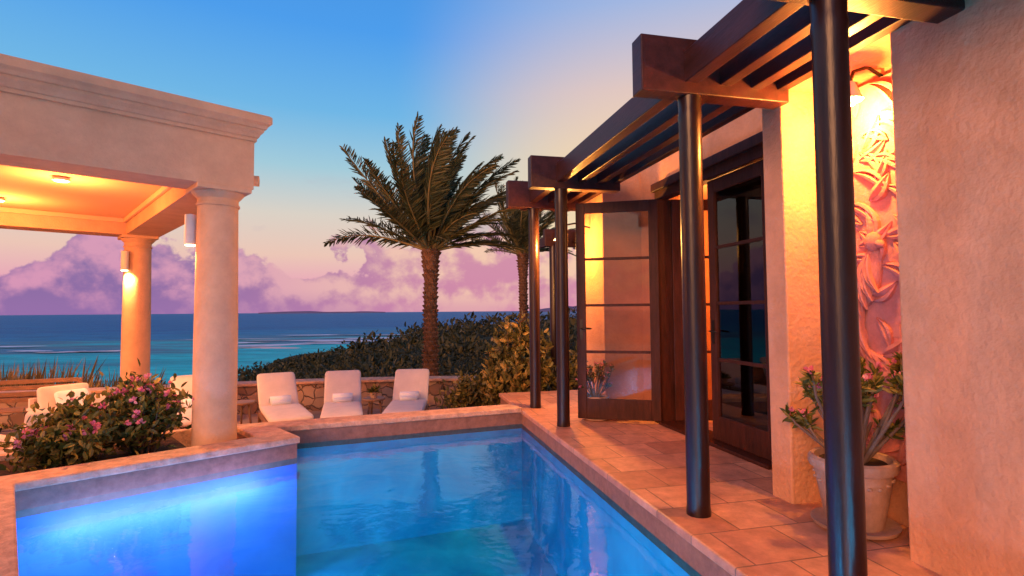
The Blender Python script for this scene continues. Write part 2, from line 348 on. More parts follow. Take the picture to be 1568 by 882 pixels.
# ---------------------------------------------------------------- swimming pool
pool=empty('swimming_pool')
R0=hw(1.78,-2.6); R1=hw(1.78,7.2); F_=(-2.79,6.296); C_=(-2.312,5.787); D_=(-3.964,4.271); E_=(-.70,.82); G_=(-.70,-2.2)
P=[R0,R1,F_,C_,D_,E_,G_]
zb=-1.5; zw=-.2
n=len(P)
meshobj('pool_floor',[(x,y,zb) for x,y in P],[tuple(range(n))],M['basin'],pool)
for nm,ids,mt in (('pool_wall',(0,1,2,4,5,6),M['basin']),('planter_side_wall',(3,),M['basin_halo'])):
    v=[];f=[]
    for i in ids:
        a=P[i]; b=P[(i+1)%n]; k=len(v); v+=[(*a,zb),(*b,zb),(*b,-.26),(*a,-.26)]; f.append((k,k+1,k+2,k+3))
    meshobj(nm,v,f,mt,pool)
v=[];f=[]
for i in range(n):
    a=P[i]; b=P[(i+1)%n]; k=len(v); v+=[(*a,-.26),(*b,-.26),(*b,-.045),(*a,-.045)]; f.append((k,k+1,k+2,k+3))
meshobj('tile_band',v,f,M['band'],pool)
meshobj('water',[(x,y,zw) for x,y in P],[tuple(range(n))],M['water'],pool)
def off(p,q,w):
    d=Vector((q[0]-p[0],q[1]-p[1])).normalized(); return Vector((d.y,-d.x))*w
chain=[R1,F_,C_,D_,E_,G_]
def offchain(ch,w):
    out=[]
    for i,p in enumerate(ch):
        ns=[]
        if i>0: ns.append(off(ch[i-1],p,1))
        if i<len(ch)-1: ns.append(off(p,ch[i+1],1))
        if len(ns)==2:
            m=(ns[0]+ns[1]).normalized(); m=m/max(.3,m.dot(ns[0]))
        else: m=ns[0]
        out.append((p[0]+m.x*w,p[1]+m.y*w))
    return out
inn=offchain(chain,-.025); out=offchain(chain,.32)
v=[];f=[]
for z in (-.045,.025):
    v+=[(*p,z) for p in inn]+[(*p,z) for p in out]
m_=len(chain)
for i in range(m_-1):
    a,b,c,d=i,i+1,m_+i+1,m_+i; T=2*m_
    f+=[(a,b,c,d),(T+d,T+c,T+b,T+a),(a,a+T,b+T,b),(d,c,c+T,d+T)]
f+=[(0,m_,3*m_,2*m_),(m_-1,3*m_-1,4*m_-1,2*m_-1)]
cp=meshobj('coping',v,f,M['coping'],pool); fixn(cp)
bv=cp.modifiers.new('b','BEVEL'); bv.width=.015; bv.segments=3
v=[];f=[]
o2=offchain(chain,.29); o1=offchain(chain,.002)
for z in (-1.6,-.047): v+=[(*p,z) for p in o1]+[(*p,z) for p in o2]
for i in range(m_-1):
    a,b,c,d=i,i+1,m_+i+1,m_+i; T=2*m_
    f+=[(d,c,c+T,d+T),(T+d,T+c,T+b,T+a)]
meshobj('coping_wall',v,f,M['band'],pool)
def pool_lamp_or_fill(p,z,d,e,col,r=.10,rad=.1):  # builds the visible lamp and also the added fills
    L=lathe('pool_lamp_or_fill_lens',[(r,0),(r,.015),(r*.7,.03),(.01,.035)],(p[0],p[1],z),M['poolbulb'],pool,24)
    L.rotation_euler=Vector((d[0],d[1],0)).to_track_quat('Z','Y').to_euler()
    pointlight('pool_lamp_or_fill_light',(p[0]+d[0]*.2,p[1]+d[1]*.2,z),e,col,rad,pool)
ED=(.727,.687)
p=(D_[0]+.687*.60,D_[1]-.727*.60); pool_lamp_or_fill(p,-.46,ED,10,(.15,.3,1),.08)
p=(D_[0]+.687*2.4,D_[1]-.727*2.4); pool_lamp_or_fill(p,-.7,ED,60,(.05,.46,1))  # unseen fill added to light the right wall and floor cyan
p=(D_[0]+.687*3.9,D_[1]-.727*3.9); pool_lamp_or_fill(p,-.7,ED,80,(.05,.52,1))  # second added fill on the same wall, out of view
cv=empty('underwater_glow_light',((C_[0]+D_[0])/2,(C_[1]+D_[1])/2,0),R(42.6),pool)
def area(name,loc,rot,sx,sy,e,col,parent):
    l=bpy.data.lights.new(name,'AREA'); l.shape='RECTANGLE'; l.size=sx; l.size_y=sy; l.energy=e; l.color=col
    o=bpy.data.objects.new(name,l); o.location=loc; o.rotation_euler=rot; return link(o,parent)
area('wall_glow',(-.05,-.16,-.40),(R(88),0,0),1.6,.03,9,(1,.46,.95),cv)
area('wall_glow_wide',(0,-.34,-.46),(R(86),0,0),1.9,.10,20,(.25,.30,1),cv)
area('water_wash',(0,-.10,-.36),(R(-25),0,0),2.0,.05,26,(.08,.30,1),cv)
nw=math.cos(TH),math.sin(TH); fw=(-nw[1],nw[0])
for b,e_ in ((-.2,130),(1.2,170)):
    q=hw(b,-2.1); pool_lamp_or_fill(q,-.8,fw,e_,(.05,.6,1))  # added behind the camera as even underwater fill
# ---------------------------------------------------------------- pavilion
pav=empty('pavilion',(-3.15,5.70,0),PA)
SP=M['stucco_p']
def rect(x0,x1,y0,y1,o,z): return [(x0-o,y0-o,z),(x1+o,y0-o,z),(x1+o,y1+o,z),(x0-o,y1+o,z)]
X0,X1,Y0,Y1=-5.0,.28,-.25,5.06
prof=[(0,2.68),(0,3.20),(.02,3.20),(.02,3.235),(.035,3.24),(.05,3.27),(.075,3.30),(.075,3.325),(.095,3.33),(.11,3.36),(.14,3.385),(.14,3.45),(.125,3.47),(.0,3.50)]
v=[];f=[]
for o,z in prof: v+=rect(X0,X1,Y0,Y1,o,z)
for j in range(len(prof)-1):
    for i in range(4):
        k=(i+1)%4; f.append((4*j+i,4*j+k,4*j+4+k,4*j+4+i))
f.append(tuple(4*(len(prof)-1)+i for i in range(4)))
b=len(v); v+=rect(-4.55,-.2,.22,4.6,0,2.68)+rect(-4.55,-.2,.22,4.6,0,2.95)
for i in range(4):
    k=(i+1)%4; f.append((i,b+i,b+k,k)); f.append((b+i,b+4+i,b+4+k,b+k))
meshobj('entablature',v,f,SP,pav)
meshobj('ceiling',rect(-4.55,-.2,.22,4.6,.01,2.945),[(0,1,2,3)],M['ceil'],pav)
for nm,a in (('crown_near',(-4.54,-.21,.222,.27)),('crown_far',(-4.54,-.21,4.55,4.598))): box(nm,a[0],a[1],a[2],a[3],2.87,2.944,M['ceil'],pav,.01)
box('crown_side',-.25,-.202,.271,4.549,2.87,2.943,M['ceil'],pav,.01)
cprof=[(.27,-.6),(.27,-.45),(.25,-.42),(.25,-.38),(.212,-.34),(.21,.2),(.208,1.2),(.195,2.48),(.21,2.485),(.21,2.505),(.197,2.51),(.197,2.56),(.225,2.59),(.25,2.62),(.25,2.628)]
for i,(x,y) in enumerate([(0,0),(0,4.8),(-4.75,0),(-4.75,4.8)]):
    lathe('column_%d'%i,cprof,(x,y,0),SP,pav,48)
    box('abacus_%d'%i,x-.26,x+.26,y-.26,y+.26,2.628,2.682,SP,pav,.01)
tubes('roof_scupper',[([(.25,.1,2.84),(.42,.02,2.84)],[.055,.06])],SP,pav,16)
box('floor',-5.3,.42,.95,5.3,-.75,-.585,M['paving'],pav)
def recessed(x,y,e):
    lathe('downlight_ring_%d'%int(e),[(.085,2.925),(.085,2.9),(.07,2.9)],(x,y,0),M['whitefix'],pav,28)
    lathe('downlight_lens_%d'%int(e),[(.068,2.899),(.067,2.892)],(x,y,0),M['bulb2'],pav,28)
    pointlight('downlight_light',(x,y,2.60),e,(1,.32,.08),.10,pav)
recessed(-1.2,1.75,110); recessed(-1.75,3.7,111); recessed(-3.2,2.2,112)
def sconce(cx,cy,e,d):
    p=Vector((cx,cy))+Vector(d)*.275
    lathe('sconce_body_%d'%int(e),[(.05,2.08),(.055,2.08),(.055,2.40),(.02,2.41)],(p.x,p.y,0),M['whitefix'],pav,20)
    lathe('sconce_lens_%d'%int(e),[(.047,2.079),(.047,2.07)],(p.x,p.y,0),M['bulb'],pav,20)
    pointlight('sconce_light',(p.x,p.y,2.05),e,(1,.52,.18),.03,pav,'SPOT',(0,0,0),R(150),.8)
sconce(0,0,120,(-.80,.60)); sconce(0,4.8,220,(-.75,-.66))
box('bed_wall',-2.05,.42,.85,.95,-.6,.0,M['coping'],pav,.01)
box('bed_soil',-1.88,-.22,-.19,.85,-.6,-.05,M['soil'],pav)
def shrub(name,center,rad,nl,ll,nf,mat,zmin,stems=14,fl=.045,updir=.5):
    e=empty(name,center)
    paths=[]; tips=[]
    for i in range(stems):
        a=random.uniform(0,6.28); rr=math.sqrt(random.random())
        t=Vector((math.cos(a)*rr*rad[0],math.sin(a)*rr*rad[1],rad[2]*random.uniform(.45,1.0)*(1.1-.45*rr)))
        b0=Vector((t.x*.3,t.y*.3,0)); mid=(b0+t)/2+Vector((random.uniform(-.06,.06),random.uniform(-.06,.06),.03))
        paths.append(([b0,mid,t],[.012,.009,.005])); tips.append((b0,mid,t))
    tubes('stems',paths,M['stem'],e,5)
    T=np.array([[list(q) for q in tt] for tt in tips])
    idx=rng.integers(0,stems,nl); u=rng.uniform(.25,1,nl)**.6
    A=T[idx,0]*((1-u)**2)[:,None]+2*T[idx,1]*(u*(1-u))[:,None]+T[idx,2]*(u**2)[:,None]
    A=A+rng.normal(0,.045,(nl,3))*np.array(rad)/max(rad)*2
    D=rdir(nl)+np.array([0,0,updir]); N=rdir(nl)+np.array([0,0,.6])
    leafmesh('leaves',A,D,N,rng.uniform(.7,1.3,nl)*ll,rng.uniform(.7,1.2,nl)*ll*.5,mat,e)
    if nf:
        k=rng.integers(0,stems,nf); c=T[k,2]+rng.normal(0,.045,(nf,3))+np.array([0,0,.03])
        C=np.repeat(c,5,0); D=rdir(nf*5)+np.array([0,0,.35]); leafmesh('flowers',C,D,rdir(nf*5),fl,fl*.75,M['pink'],e)
    return e
def pw(x,y,z=0):
    c,s=math.cos(PA),math.sin(PA); return (-3.15+c*x-s*y,5.70+s*x+c*y,z)
shrub('flowering_shrub',pw(-.58,.30,-.05),(.43,.34,.76),2300,.085,80,M['bushleaf'],0,34)
shrub('flowering_shrub',pw(-1.16,.28,-.05),(.44,.34,.56),1900,.085,60,M['bushleaf'],0,28)
# ---------------------------------------------------------------- sea, terrain
ZS=-14.0
nseg=96; v=[(0,0,ZS)];f=[]
rr=[60,200,600,2000,8000,30000]
for r in rr:
    for i in range(nseg): a=2*math.pi*i/nseg; v.append((r*math.cos(a),r*math.sin(a),ZS))
for i in range(nseg): f.append((0,1+i,1+(i+1)%nseg))
for j in range(len(rr)-1):
    for i in range(nseg):
        k=(i+1)%nseg; f.append((1+j*nseg+i,1+(j+1)*nseg+i,1+(j+1)*nseg+k,1+j*nseg+k))
meshobj('sea',v,f,M['sea'])
kx=np.array([-3000,0,130,220,300,345,380,400,450,520,590,640,740,850,1000,4000])
ky=np.array([622,617,604,602,596,586,574,567,554,538,526,514,502,496,492,492])
kr=np.array([14,14,15,16,20,26,60,100,150,150,110,75,55,48,45,45])
def hnoise(x,y):
    return (np.sin(x*.31+1.3)*np.cos(y*.27+.4)+.6*np.sin(x*.83+y*.61)+.4*np.cos(x*1.9-y*1.3))/2
def terr(az,r):
    px=784+820*np.tan(np.clip(az,-1.3,1.3)); dep=(np.interp(px,kx,ky)-478)/820/np.cos(0)
    Rr=np.interp(px,kx,kr)/np.cos(np.clip(az,-1.2,1.2)); Yr=Rr*np.cos(np.clip(az,-1.2,1.2))
    zr=1.35-dep*Yr
    r0=11.5
    t=np.clip((r-r0)/(np.maximum(Rr-r0,1)),0,1); z=-.85+(zr+.85)*t
    t2=np.clip((r-Rr)/(30+Rr*.35),0,1); z=np.where(r>Rr, zr+(ZS-1-zr)*t2**.8, z)
    x=np.sin(az)*r; y=np.cos(az)*r
    z=z+hnoise(x,y)*np.clip((r-12)/60,0,.6)*np.where(r>Rr*1.05,0,1)
    return np.where(r<11.5,-.72,z)
azs=np.linspace(R(-88),R(88),220); rs=np.concatenate([[8.8,10,11.4],np.geomspace(12,420,90)])
AZ,RS=np.meshgrid(azs,rs); Z=terr(AZ,RS)
V=np.stack([np.sin(AZ)*RS,np.cos(AZ)*RS,Z],-1).reshape(-1,3).tolist(); na=len(azs)
F=[(j*na+i,(j+1)*na+i,(j+1)*na+i+1,j*na+i+1) for j in range(len(rs)-1) for i in range(na-1)]
g=meshobj('ground',V,F,M['ground'],None,True); fixn(g)
nb=5600
az=rng.uniform(R(-50),R(26),nb); r=12.4*(200/12.4)**(rng.uniform(0,1,nb)**.9)
px=784+820*np.tan(az); Rr=np.interp(px,kx,kr)/np.cos(az)
x=np.sin(az)*r; y=np.cos(az)*r
keep=(r<Rr*1.12)&((np.sin(x*.9+y*.4)+np.cos(y*1.1-x*.5)+rng.normal(0,.7,nb))>-1.4); az=az[keep]; r=r[keep]; x=x[keep]; y=y[keep]; px=px[keep]; nb=len(az)
zz=terr(az,r)
s=rng.uniform(.16,.62,nb)*np.clip(r/24,.7,2.2)
big=(rng.uniform(0,1,nb)<.12)&(px>470)
s=np.where(big,s*1.7,s)
K=34
bc=np.stack([x,y,zz],1)
d=rdir(nb*K); d[:,2]=np.abs(d[:,2]); sz=np.repeat(s,K)[:,None]
C=np.repeat(bc,K,0)+d*sz*np.array([1,1,.82])*rng.uniform(.5,1.1,(nb*K,1))
leafmesh('coastal_scrub',C,d+rdir(nb*K)*.9,rdir(nb*K)+np.array([0,0,.5]),sz[:,0]*rng.uniform(.18,.45,nb*K),sz[:,0]*.15,M['scrub'])
def patch(name,cx,cy,ax,ay,z,mat,rot=0,seed=1,h=.25,parent=None):
    v=[(cx,cy,z+h)];f=[]; n=72
    for i in range(n):
        a=2*math.pi*i/n; k=1+.16*math.sin(3*a+seed)+.14*math.sin(7*a+2*seed)+.12*math.sin(13*a+seed)+.10*math.sin(23*a+3*seed); x=math.cos(a)*ax*k; y=math.sin(a)*ay*k+ay*.8*math.sin(x*.11+seed)
        v.append((cx+x*math.cos(rot)-y*math.sin(rot),cy+x*math.sin(rot)+y*math.cos(rot),z))
    for i in range(n): f.append((0,1+i,1+(i+1)%n))
    return meshobj(name,v,f,mat,parent,True)
patch('beach',-108,236,15,7,ZS-.05,M['sand'],R(14),3,.4)
sf=empty('breaking_waves')
for i,(cx,cy,ax,ay,rt) in enumerate([(-104,258,30,7,12),(-82,280,26,6,8),(-112,292,30,4,5),(-74,312,30,5.5,3),(-176,214,14,4.2,4),(-158,219,8,2.2,2),(-198,222,9,2,-3),(-136,268,12,3,10),(-160,305,26,2.6,2),(-60,345,30,5,2),(-235,250,16,2.4,3),(-120,350,30,3,0)]):
    patch('foam_%d'%i,cx,cy,ax,ay,ZS+.12+.05*i,M['foam'],R(rt),i*1.7+.5,.25,sf)
nb=1700; X=rng.uniform(-11.8,-8.3,nb); Yv=rng.uniform(9.6,12.5,nb)
C=np.stack([X,Yv,np.full(nb,-.7)],1); D=np.stack([rng.normal(.15,.22,nb),rng.normal(0,.2,nb),np.ones(nb)],1)
leafmesh('tall_grass',C,D,rdir(nb),rng.uniform(.35,1.0,nb)*(1+.25*np.sin(X*3)),.03,M['reed'])
def ridge(name,px0,px1,dist,hpx,seed):
    v=[];f=[];n=60; rs_=random.Random(seed); ph=[rs_.uniform(0,6) for _ in range(4)]
    for i in range(n):
        t=i/(n-1); px=px0+(px1-px0)*t; x=(px-784)/820*dist
        h=(math.sin(math.pi*t)**.7)*(.6+.25*math.sin(5*t+ph[0])+.12*math.sin(13*t+ph[1])+.06*math.sin(29*t+ph[2]))*hpx/820*dist
        v+=[(x,dist,ZS),(x,dist+h*.8,ZS+15+h),(x,dist+h*3,ZS)]
    for i in range(n-1):
        a=3*i; f+=[(a,a+3,a+4,a+1),(a+1,a+4,a+5,a+2)]
    meshobj(name,v,f,M['island'],None,True)
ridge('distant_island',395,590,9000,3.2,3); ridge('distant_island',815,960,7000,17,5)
v=[(-14,-3.5,-.6),(-1.2,-3.5,-.6),(-1.2,.7,-.6),(-4.3,4.1,-.6),(-2.55,5.95,-.6),(-3.0,6.45,-.6),(.05,7.6,-.6),(-14,7.6,-.6),(4.2,7.6,-.6),(4.2,11.3,-.6),(-6,11.3,-.6),(-14,9.6,-.6)]
ter=meshobj('terrace',v,[(0,1,2,3,4,5,6,7),(7,6,8,9,10,11)],M['paving']); fixn(ter)
lw=empty('low_stone_wall')
path=[(-12,8.6),(-9.5,9.3),(-7.4,9.85),(-5.9,10.35),(-4.4,10.8),(-2.9,11.05),(-1.4,11.15),(-.2,11.1),(1.4,10.9)]
def strip(name,path,w,z0,z1,mat,parent,bev=0):
    A=[];B=[]
    for i,p in enumerate(path):
        q=path[min(i+1,len(path)-1)]; s_=path[max(i-1,0)]; d=Vector((q[0]-s_[0],q[1]-s_[1])).normalized(); nn=Vector((-d.y,d.x))*w/2
        A.append((p[0]+nn.x,p[1]+nn.y)); B.append((p[0]-nn.x,p[1]-nn.y))
    n=len(path); v=[(*p,z0) for p in A]+[(*p,z0) for p in B]+[(*p,z1) for p in A]+[(*p,z1) for p in B]; f=[]
    for i in range(n-1):
        f+=[(i,i+1,2*n+i+1,2*n+i),(n+i,3*n+i,3*n+i+1,n+i+1),(2*n+i,2*n+i+1,3*n+i+1,3*n+i),(i,n+i,n+i+1,i+1)]
    f+=[(0,2*n,3*n,n),(n-1,2*n-1,4*n-1,3*n-1)]
    o=meshobj(name,v,f,mat,parent); fixn(o)
    if bev: m=o.modifiers.new('b','BEVEL'); m.width=bev; m.segments=2; m.limit_method='ANGLE'
strip('rubble_face',path,.36,-.75,-.07,M['rubble'],lw); strip('cap_stones',path,.46,-.068,-.01,M['coping'],lw,.015)
# ---------------------------------------------------------------- palms
def palm(name,base,htop,trad,flen,nfr,seed,nl=72):
    rd=random.Random(seed)
    e=empty(name,base)
    H=htop-base[2]
    prof=[(trad*1.25,0),(trad*1.05,.25),(trad*.85,H*.4),(trad*.82,H*.8),(trad*1.05,H*.93),(trad*1.25,H),(trad*.7,H+.2)]
    lathe('trunk',prof,(0,0,0),M['bark'],e,20)
    v=[];f=[]
    rows=int(H/.105)
    for j in range(rows):
        z=j*.105+.05
        rad=np.interp(z,[p[1] for p in prof],[p[0] for p in prof])
        nn=9
        for i in range(nn):
            a=2*math.pi*(i+.5*(j%2))/nn+rd.uniform(-.10,.10); w=.34; out_=rad*rd.uniform(.18,.6)
            ca=lambda q:(math.cos(q),math.sin(q))
            k=len(v)
            for q,rr_,dz in ((a-w,rad*.97,-.03),(a+w,rad*.97,-.03),(a+w*.7,rad+out_*.7,.07),(a-w*.7,rad+out_*.7,.07),(a,rad+out_,.085),(a,rad*.95,.12)):
                c,s=ca(q); v.append((c*rr_,s*rr_,z+dz))
            f+=[(k,k+1,k+2,k+4,k+3),(k+3,k+4,k+5),(k+4,k+2,k+5),(k,k+3,k+5),(k+1,k+5,k+2)]
    meshobj('leaf_base_scars',v,f,M['bark'],e)
    Cs=[];Ds=[];Ns=[];Ls=[];Ws=[];paths=[]
    wind=Vector((.75,-.1,0))
    for i in range(nfr):
        t=(i+.5)/nfr
        a=i*2.39996+rd.uniform(-.2,.2)
        el=R(14+74*t**.8+rd.uniform(-6,6))
        L=flen*rd.uniform(.80,1.08)*(1 if el>R(35) else .82)
        d=Vector((math.cos(a)*math.cos(el),math.sin(a)*math.cos(el),math.sin(el)))
        p=Vector((math.cos(a)*trad*.6,math.sin(a)*trad*.6,H+.05*t)); pts=[p.copy()]; n=16
        droop=rd.uniform(.45,1.05)
        for k in range(n):
            u=k/n
            d=(d+Vector((0,0,-1))*.042*droop*(.3+u*1.6)*(1.2-.5*t)+wind*.085*u).normalized()
            p=p+d*L/n; pts.append(p.copy())
        paths.append((pts,[.034*(1-.85*k/n) for k in range(n+1)]))
        tw=rd.uniform(-.6,.6)
        for k in range(nl):
            u=.16+.84*k/nl; x=u*n; j=min(int(x),n-1); fr=x-j
            q=pts[j].lerp(pts[j+1],fr); dd=(pts[j+1]-pts[j]).normalized()
            side=dd.cross(Vector((0,0,1)))
            if side.length<.1: side=Vector((1,0,0))
            side.normalize(); side=Matrix.Rotation(tw,3,dd)@side; upv=side.cross(dd)
            ll=L*.165*(math.sin(math.pi*min(1,u*.8+.16))**.7)*rd.uniform(.75,1.15)
            for s in (-1,1):
                D=dd*.90+side*s*.55+upv*.15+Vector((.42,0,-.16))+Vector((rd.gauss(0,.13),rd.gauss(0,.13),rd.gauss(0,.13)))
                Cs.append(q);Ds.append(D);Ns.append(upv+side*s*.5);Ls.append(ll);Ws.append(.034*flen/3)
    tubes('rachises',paths,M['rachis'],e,5)
    leafmesh('leaflets',np.array([list(c) for c in Cs]),np.array([list(c) for c in Ds]),np.array([list(c) for c in Ns]),np.array(Ls),np.array(Ws),M['palmleaf'],e,.3)
    return e
palm('date_palm',(-1.92,12.6,-.95),2.78,.165,2.85,60,3)
palm('date_palm',(.42,20,-1.2),3.45,.165,2.8,44,11,56)
shrub('sea_grape_shrub',(.03,9.5,-.6),(.66,.5,2.0),3600,.14,0,M['grape'],0,60,updir=.9)
shrub('sea_grape_shrub',(-.75,9.9,-.6),(.55,.4,.8),1300,.11,0,M['grape'],0,26,updir=.6)
shrub('sea_grape_shrub',(1.0,10.4,-.6),(.6,.5,1.5),1600,.13,0,M['grape'],0,30,updir=.9)
# ---------------------------------------------------------------- loungers
def lounger(X,Y,rz):
    e=empty('sun_lounger',(X,Y,-.6),rz)
    for s in (-1,1):
        box('side_rail_%d'%s,s*.31-.025,s*.31+.025,-1.45,.05,.20,.27,M['teak'],e,.005)
        for k,y in enumerate((-1.38,0)): box('leg_%d_%d'%(s,k),s*.31-.024,s*.31+.024,y-.03,y+.03,0,.2,M['teak'],e)
    for k in range(9): box('slat_%d'%k,-.285,.285,-1.42+k*.16,-1.32+k*.16,.235,.255,M['teak'],e)
    cushion('seat_cushion',.64,1.42,.13,(0,-.72,.33),(0,0,0),M['cream'],e)
    cushion('back_cushion',.64,.78,.12,(0,.23,.57),(R(46),0,0),M['cream'],e)
    for s in (-1,1): tubes('back_strut_%d'%s,[([(s*.28,.02,.25),(s*.28,.48,.76)],[.018,.018])],M['teak'],e)
    tubes('rolled_towel',[([(-.17,-.12,.46),(-.165,-.12,.46),(.165,-.12,.46),(.17,-.12,.46)],[.05,.065,.065,.05])],M['towel'],e,18)
    tubes('towel_fold',[([(-.15,-.20,.42),(.15,-.20,.42)],[.045,.045])],M['towel'],e,14)
lounger(-4.05,9.35,R(31)); lounger(-3.03,9.6,R(17)); lounger(-1.86,9.75,R(5)); lounger(-5.42,9.15,R(36))
def side_table(X,Y,r=.2):
    e=empty('side_table',(X,Y,-.6))
    lathe('top',[(r,.40),(r+.01,.42),(r,.44)],(0,0,0),M['teak'],e,24)
    for k in range(3):
        a=k*2.1; tubes('leg_%d'%k,[([(math.cos(a)*r*.8,math.sin(a)*r*.8,0),(math.cos(a)*r*.55,math.sin(a)*r*.55,.4)],[.018,.018])],M['teak'],e)
side_table(-4.62,9.2); side_table(-2.45,9.5,.19)
pp=empty('potted_succulent',(-2.45,9.5,-.16))
lathe('pot',[(.05,0),(.07,.1),(.075,.1)],(0,0,0),M['pot'],pp,16)
n=60; D=rdir(n)+np.array([0,0,.8]); leafmesh('leaves',np.tile([[0,0,.1]],(n,1)),D,rdir(n),rng.uniform(.1,.17,n),.03,M['bushleaf'],pp)
def armchair(x,y,rz):
    px_,py_,_=pw(x,y); e=empty('patio_armchair',(px_,py_,-.585),PA+rz)
    for s in (-1,1):
        for k,yy in enumerate((-.33,.33)): box('leg_%d_%d'%(s,k),s*.35-.025,s*.35+.025,yy-.025,yy+.025,0,.58 if k==0 else .75,M['cream'],e,.006)
        box('arm_%d'%s,s*.35-.045,s*.35+.045,-.38,.36,.58,.62,M['cream'],e,.01)
        box('side_rail_%d'%s,s*.35-.02,s*.35+.02,-.3,.3,.24,.31,M['cream'],e,.005)
    box('front_rail',-.32,.32,-.35,-.31,.24,.31,M['cream'],e,.005)
    for k in range(5): box('back_slat_%d'%k,-.325,.325,.33,.36,.34+k*.09,.39+k*.09,M['cream'],e,.005)
    cushion('seat_cushion',.64,.64,.17,(0,-.02,.39),(0,0,0),M['cream'],e)
    cushion('back_cushion',.62,.5,.17,(0,.22,.66),(R(76),0,0),M['cream'],e)
    cushion('throw_pillow',.42,.42,.14,(.05,.06,.64),(R(62),0,R(8)),M['towel'],e)
armchair(-1.25,1.75,R(200)); armchair(-.55,2.6,R(170)); armchair(-2.3,2.2,R(120)); armchair(-.9,3.7,R(20))
bn=empty('wooden_bench',(-8.0,8.75,-.6),R(22))
for s in (-1,1):
    for k,yy in enumerate((-.24,.24)): box('leg_%d_%d'%(s,k),s*.72-.03,s*.72+.03,yy-.03,yy+.03,0,.62 if k==0 else .86,M['teak'],bn,.006)
    box('arm_%d'%s,s*.72-.04,s*.72+.04,-.28,.26,.62,.655,M['teak'],bn,.006)
for k in range(5): box('seat_slat_%d'%k,-.69,.69,-.23+k*.09,-.16+k*.09,.40,.425,M['teak'],bn,.004)
for k in range(4): box('back_slat_%d'%k,-.69,.69,.225,.25,.50+k*.10,.57+k*.10,M['teak'],bn,.004)
# ---------------------------------------------------------------- potted plants by the house
def big_pot(b,a,sc,seed):
    rd=random.Random(seed)
    x,y=hw(b,a); e=empty('potted_desert_rose',(x,y,0)); e.scale=(sc,)*3
    lathe('saucer',[(.20,0),(.25,.02),(.26,.045),(.24,.045),(.2,.03)],(0,0,.002),M['pot'],e,36)
    lathe('pot',[(.165,.03),(.17,.05),(.20,.2),(.225,.36),(.23,.39),(.255,.40),(.265,.425),(.262,.46),(.245,.475),(.225,.47),(.215,.43)],(0,0,0),M['pot'],e,48)
    for k in range(22):
        t=k*2*math.pi/22; blob('garland_%d'%k,(.222*math.cos(t),.222*math.sin(t),.335-.02*math.cos(4*t)),(.016,.016,.012),(0,0,0),M['pot'],e)
    lathe('soil',[(.21,.42),(.2,.44)],(0,0,0),M['soil'],e,24)
    paths=[];tips=[]
    for k in range(17):
        a0=rd.uniform(0,6.28); r1=rd.uniform(.12,.42); h=rd.uniform(.66,1.22)*(1.15-.6*r1)
        p0=Vector((math.cos(a0)*.06,math.sin(a0)*.06,.43)); p1=Vector((math.cos(a0)*r1*.5,math.sin(a0)*r1*.5,.43+(h-.43)*.35)); p2_=Vector((math.cos(a0)*r1*.9,math.sin(a0)*r1*.9,.43+(h-.43)*.75)); p3=Vector((math.cos(a0)*r1*1.0+rd.uniform(-.04,.04),math.sin(a0)*r1,h))
        paths.append(([p0,p1,p2_,p3],[.018,.013,.010,.008])); tips.append((p2_,p3))
        if rd.random()<.7:
            q=p2_+Vector((rd.uniform(-.12,.12),rd.uniform(-.12,.12),rd.uniform(.03,.15))); paths.append(([p1,(p1+q)/2+Vector((0,0,-.02)),q],[.011,.009,.007])); tips.append(((p1+q)/2,q))
    tubes('branches',paths,M['stem'],e,7)
    C=[];D=[]
    for p,q in tips:
        for k in range(30):
            u=rd.random()**.5; C.append(list(p.lerp(q,u))); dd=(q-p).normalized(); D.append([dd.x*.5+rd.gauss(0,.6),dd.y*.5+rd.gauss(0,.6),dd.z*.5+rd.gauss(0,.5)])
    n=len(C); leafmesh('leaves',np.array(C),np.array(D),rdir(n),rng.uniform(.05,.10,n),.028,M['bushleaf'],e)
    C=[]
    for p,q in tips:
        for k in range(rd.randint(0,3)):
            c=q+Vector((rd.gauss(0,.03),rd.gauss(0,.03),.02)); C+= [list(c)]*5
    n=len(C); leafmesh('flowers',np.array(C),rdir(n)+np.array([0,0,.3]),rdir(n),.038,.03,M['pink'],e)
big_pot(2.80,2.80,.92,4); big_pot(2.50,6.28,.62,9)
# ---------------------------------------------------------------- world
w=bpy.data.worlds.new('World'); scene.world=w; w.use_nodes=True; nt=w.node_tree; N=nt.nodes; Lk=nt.links
bg=N['Background']
tc=N.new('ShaderNodeTexCoord'); sp=N.new('ShaderNodeSeparateXYZ'); Lk.new(tc.outputs['Generated'],sp.inputs[0])
def ramp(inp,stops):
    r=N.new('ShaderNodeValToRGB'); e=r.color_ramp.elements
    e[0].position,e[0].color=stops[0][0],lin(stops[0][1]); e[1].position,e[1].color=stops[-1][0],lin(stops[-1][1])
    for p,c in stops[1:-1]: x=e.new(p); x.color=lin(c)
    Lk.new(inp,r.inputs[0]); return r.outputs[0]
def math_(op,a,b=None,c=None,clamp=False):
    m=N.new('ShaderNodeMath'); m.operation=op; m.use_clamp=clamp
    for i,vv in enumerate((a,b,c)):
        if vv is None: continue
        if isinstance(vv,(int,float)): m.inputs[i].default_value=vv
        else: Lk.new(vv,m.inputs[i])
    return m.outputs[0]
def mr(inp,a,b,c=0,d=1,smooth=True):
    m=N.new('ShaderNodeMapRange'); m.inputs[1].default_value=a;m.inputs[2].default_value=b;m.inputs[3].default_value=c;m.inputs[4].default_value=d
    if smooth: m.interpolation_type='SMOOTHSTEP'
    Lk.new(inp,m.inputs[0]); return m.outputs[0]
